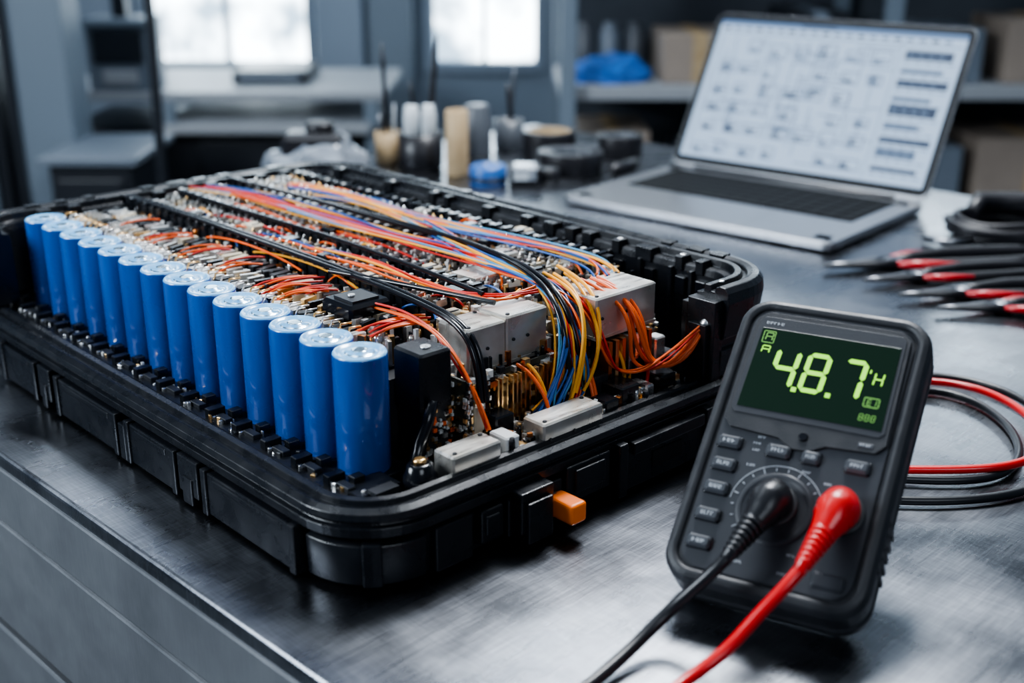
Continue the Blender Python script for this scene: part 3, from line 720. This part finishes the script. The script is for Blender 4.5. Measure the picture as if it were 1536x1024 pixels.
for a,bb,z0,z1 in wins:
    e.box(a,bb,YB,YB+.12,ZF,z0,'wall');e.box(a,bb,YB,YB+.12,z1,ZC,'wall')
e.build('wall_back')
for i,(a,bb,z0,z1) in enumerate(wins):
    e=MB();e.box(a,bb,YB+.06,YB+.07,z0,z1,'day')
    for x in (a,bb-.03): e.box(x,x+.03,YB-.01,YB+.05,z0,z1,'frame')
    e.box(a,bb,YB-.02,YB+.05,z0-.02,z0+.015,'frame');e.box(a,bb,YB-.01,YB+.05,z1-.03,z1,'frame')
    mx=(a+bb)/2;e.box(mx-.008,mx+.008,YB,YB+.05,z0,z1,'frame');e.box(a,bb,YB,YB+.05,.95,.97,'frame')
    e.build('window_%d'%(i+1))
simple('wall_left',(-3.3,-3.2,-1.8,4.6,ZF,ZC,'wall'))
simple('wall_right',(3.2,3.3,-1.8,4.6,ZF,ZC,'wall'))
simple('baseboard_back',(-3.2,3.2,YB-.015,YB,ZF,ZF+.1,'frame'))
simple('structural_column',(-1.26,-1.12,3.1,3.24,ZF,ZC,'colm'),(-1.275,-1.255,3.08,3.26,ZF,ZC,'machD'),bevel=.004)
simple('structural_column',(-1.52,-1.38,3.2,3.34,ZF,ZC,'colm'),(-1.37,-1.34,3.2,3.3,ZF,ZC,'machD'),bevel=.004)
simple('structural_column',(-.66,-.50,YB-.12,YB-.04,ZF,ZC,'frame'),(-.49,-.34,YB-.09,YB-.03,ZF,ZC,'colm'),bevel=.006)
simple('side_bench',(-1.32,-.36,3.45,4.0,-.165,-.14,'wood'),(-1.0,-.40,3.40,3.9,-.25,-.225,'wood'),(-1.30,-.40,3.5,3.95,-.90,-.25,'machD'),(-.42,-.38,3.45,3.5,ZF,-.165,'colm'),(-.98,-.95,3.42,3.46,-.25,-.165,'colm'),
       (-.9,-.45,3.47,3.5,-.40,-.28,'machD'),(-.9,-.45,3.47,3.5,-.58,-.43,'machD'),bevel=.004)
simple('test_instrument',(-1.19,-1.01,3.46,3.60,-.14,.06,'mach'),(-1.17,-1.03,3.45,3.46,-.06,.03,'machD'),(-1.19,-1.01,3.44,3.46,.04,.06,'colm'),(-1.12,-1.08,3.50,3.54,.06,.2,'machD'),(-1.15,-1.05,3.452,3.46,-.12,-.08,'wood'),bevel=.006)
simple('floor_cabinet',(-1.12,-.92,2.9,3.2,ZF,-.235,'machD'),(-1.14,-.90,2.88,3.22,-.235,-.215,'mach'),(-1.10,-.94,2.89,2.9,-.5,-.27,'machD'),(-1.02,-1.00,2.875,2.89,-.4,-.36,'silver'),bevel=.004)
e=MB();e.tube([(0,0,ZF),(0,0,-.3),(.01,0,.1),(.0,.02,.6)],[.012]*4,'machD');e.lathe([(.12,ZF),(.12,ZF+.02),(.02,ZF+.03)],(0,0,0),'machD');e.lathe([(.03,.6),(.09,.7),(.085,.7)],(0,.02,0),'mach');e.build('floor_lamp',loc=(-.82,2.8,0))
simple('equipment_box',(-.82,-.60,3.6,3.85,-.14,-.10,'machD'),(-.80,-.62,3.59,3.6,-.13,-.11,'mach'),bevel=.006)
shx0,shx1,shy0,shy1=.12,2.4,3.1,3.55
shf=empty('storage_shelving')
for i,z in enumerate((-.50,-.076,.42)): simple('shelf_%d'%i,(shx0,shx1,shy0,shy1,z-.035,z,'wood'),bevel=.003,parent=shf)
for i,x in enumerate((shx0,.92,1.66,2.36)): simple('upright_%d'%i,(x,x+.04,shy0-.042,shy0-.002,ZF,1.0,'colm'),(x,x+.04,shy1+.002,shy1+.04,ZF,1.0,'colm'),bevel=.003,parent=shf)
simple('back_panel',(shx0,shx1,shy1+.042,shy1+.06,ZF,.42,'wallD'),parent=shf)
def cbx(name,x0,x1,z0,z1,y0=3.15,k='card'):
    simple(name,(x0,x1,y0,y0+.28,z0,z1,k),((x0+x1)/2-.02,(x0+x1)/2+.02,y0-.002,y0+.282,z0+.001,z1+.002,'beige' if k=='card' else 'mach'),bevel=.004)
cbx('cardboard_box',.385,.575,-.076,.045)
cbx('cardboard_box',.17,.36,-.50,-.20,k='card');cbx('cardboard_box',.44,.60,-.50,-.26,k='mach')
cbx('cardboard_box',1.22,1.52,-.50,-.22);cbx('cardboard_box',1.72,2.1,-.50,-.25)
cbx('storage_bin',.70,.86,-.076,.10,k='machD');cbx('storage_bin',.98,1.2,-.076,.06,k='mach');cbx('storage_bin',1.26,1.5,-.076,.08,k='card')
cbx('storage_bin',.68,.88,-.50,-.28,k='mach');cbx('storage_bin',.98,1.18,-.50,-.24,k='mach')
e=MB()
for i,x in enumerate((.20,.27,.34)):
    e.lathe([(.028,0),(.03,.01),(.03,.10),(.018,.115),(.018,.13)],(x,3.42,-.076),'mach' if i%2 else 'gcup',seg=20)
e.build('storage_jars')
bm=bmesh.new();bmesh.ops.create_icosphere(bm,subdivisions=3,radius=1)
for v in bm.verts:
    d=1+mathutils.noise.noise(v.co*2.5+Vector((3,1,2)))*.35;v.co=Vector((v.co.x*.105*d,v.co.y*.08*d,max(0,v.co.z*.055*d+.012)))
me=bpy.data.meshes.new('blue_bag');bm.to_mesh(me);bm.free();me.materials.append(M['bbag'])
ob=bpy.data.objects.new('blue_bag',me);sc.collection.objects.link(ob);ob.location=(.255,3.22,-.076)

# ================================================================= LIGHTS
M['lampE']=mat('lamp_diffuser',(.8,.8,.8),.5,emit=(.84,.92,1.),es=17)
M['lampC']=mat('ceiling_lamp_diffuser',(.8,.8,.8),.5,emit=(.84,.92,1.),es=9)
def panel(x,y,w,l,k='lampC'):
    simple('ceiling_light',(x-w/2,x+w/2,y-l/2,y+l/2,ZC-.05,ZC-.04,k),(x-w/2-.02,x+w/2+.02,y-l/2-.02,y+l/2+.02,ZC-.04,ZC,'frame'))
panel(-.9,1.3,.9,.3);panel(.7,1.3,.9,.3);panel(-1.8,3.4,.9,.4);panel(1.9,2.4,.9,.4)
def pend(x,y,w,l,z=1.45):
    simple('pendant_light',(x-w/2,x+w/2,y-l/2,y+l/2,z,z+.01,'lampE'),(x-w/2-.02,x+w/2+.02,y-l/2-.02,y+l/2+.02,z+.01,z+.06,'frame'),(x-w/2+.05,x-w/2+.06,y-.005,y+.005,z+.06,ZC,'machD'),(x+w/2-.06,x+w/2-.05,y-.005,y+.005,z+.06,ZC,'machD'))
pend(-1.20,3.1,.50,.22);pend(.10,2.75,.42,.20)  # unseen lamps added, hung low so their reflections land on the bench top
def area(name,loc,tgt,size,power,col=(.85,.92,1),sy=None):
    l=bpy.data.lights.new(name,'AREA');l.energy=power;l.size=size;l.color=col
    if sy: l.shape='RECTANGLE';l.size_y=sy
    o=bpy.data.objects.new(name,l);sc.collection.objects.link(o);o.location=loc
    o.rotation_euler=(Vector(tgt)-Vector(loc)).to_track_quat('-Z','Y').to_euler();return o
area('window_light_left',(-2.2,.2,1.2),(-.1,.8,.05),1.0,88,(.82,.91,1))  # unseen area light added to brighten the cells' left sides; no window there
area('bench_lamp_light',(.3,1.5,1.3),(-.05,.75,.05),.4,38,(.93,.96,1))  # area light added over the bench for plastic edge highlights; no lamp there
area('room_light_front',(.9,-1.2,1.4),(.2,.8,.05),.9,13,(.82,.9,1))
area('background_room_light',(-.4,2.4,1.9),(-.5,4.2,-.2),1.2,12,(.80,.9,1))
w=bpy.data.worlds.new('world');sc.world=w;w.use_nodes=True
w.node_tree.nodes['Background'].inputs[0].default_value=(.32,.44,.62,1);w.node_tree.nodes['Background'].inputs[1].default_value=.19

# ================================================================= CAMERA
cd=bpy.data.cameras.new('camera');cam=bpy.data.objects.new('camera',cd);sc.collection.objects.link(cam);sc.camera=cam
cam.location=(0,0,.35);cam.rotation_euler=(math.radians(90-19.7),0,0)
cd.sensor_width=36;cd.lens=1818/1536*36;cd.clip_start=.01
cd.dof.use_dof=True;cd.dof.focus_distance=.76;cd.dof.aperture_fstop=4.6
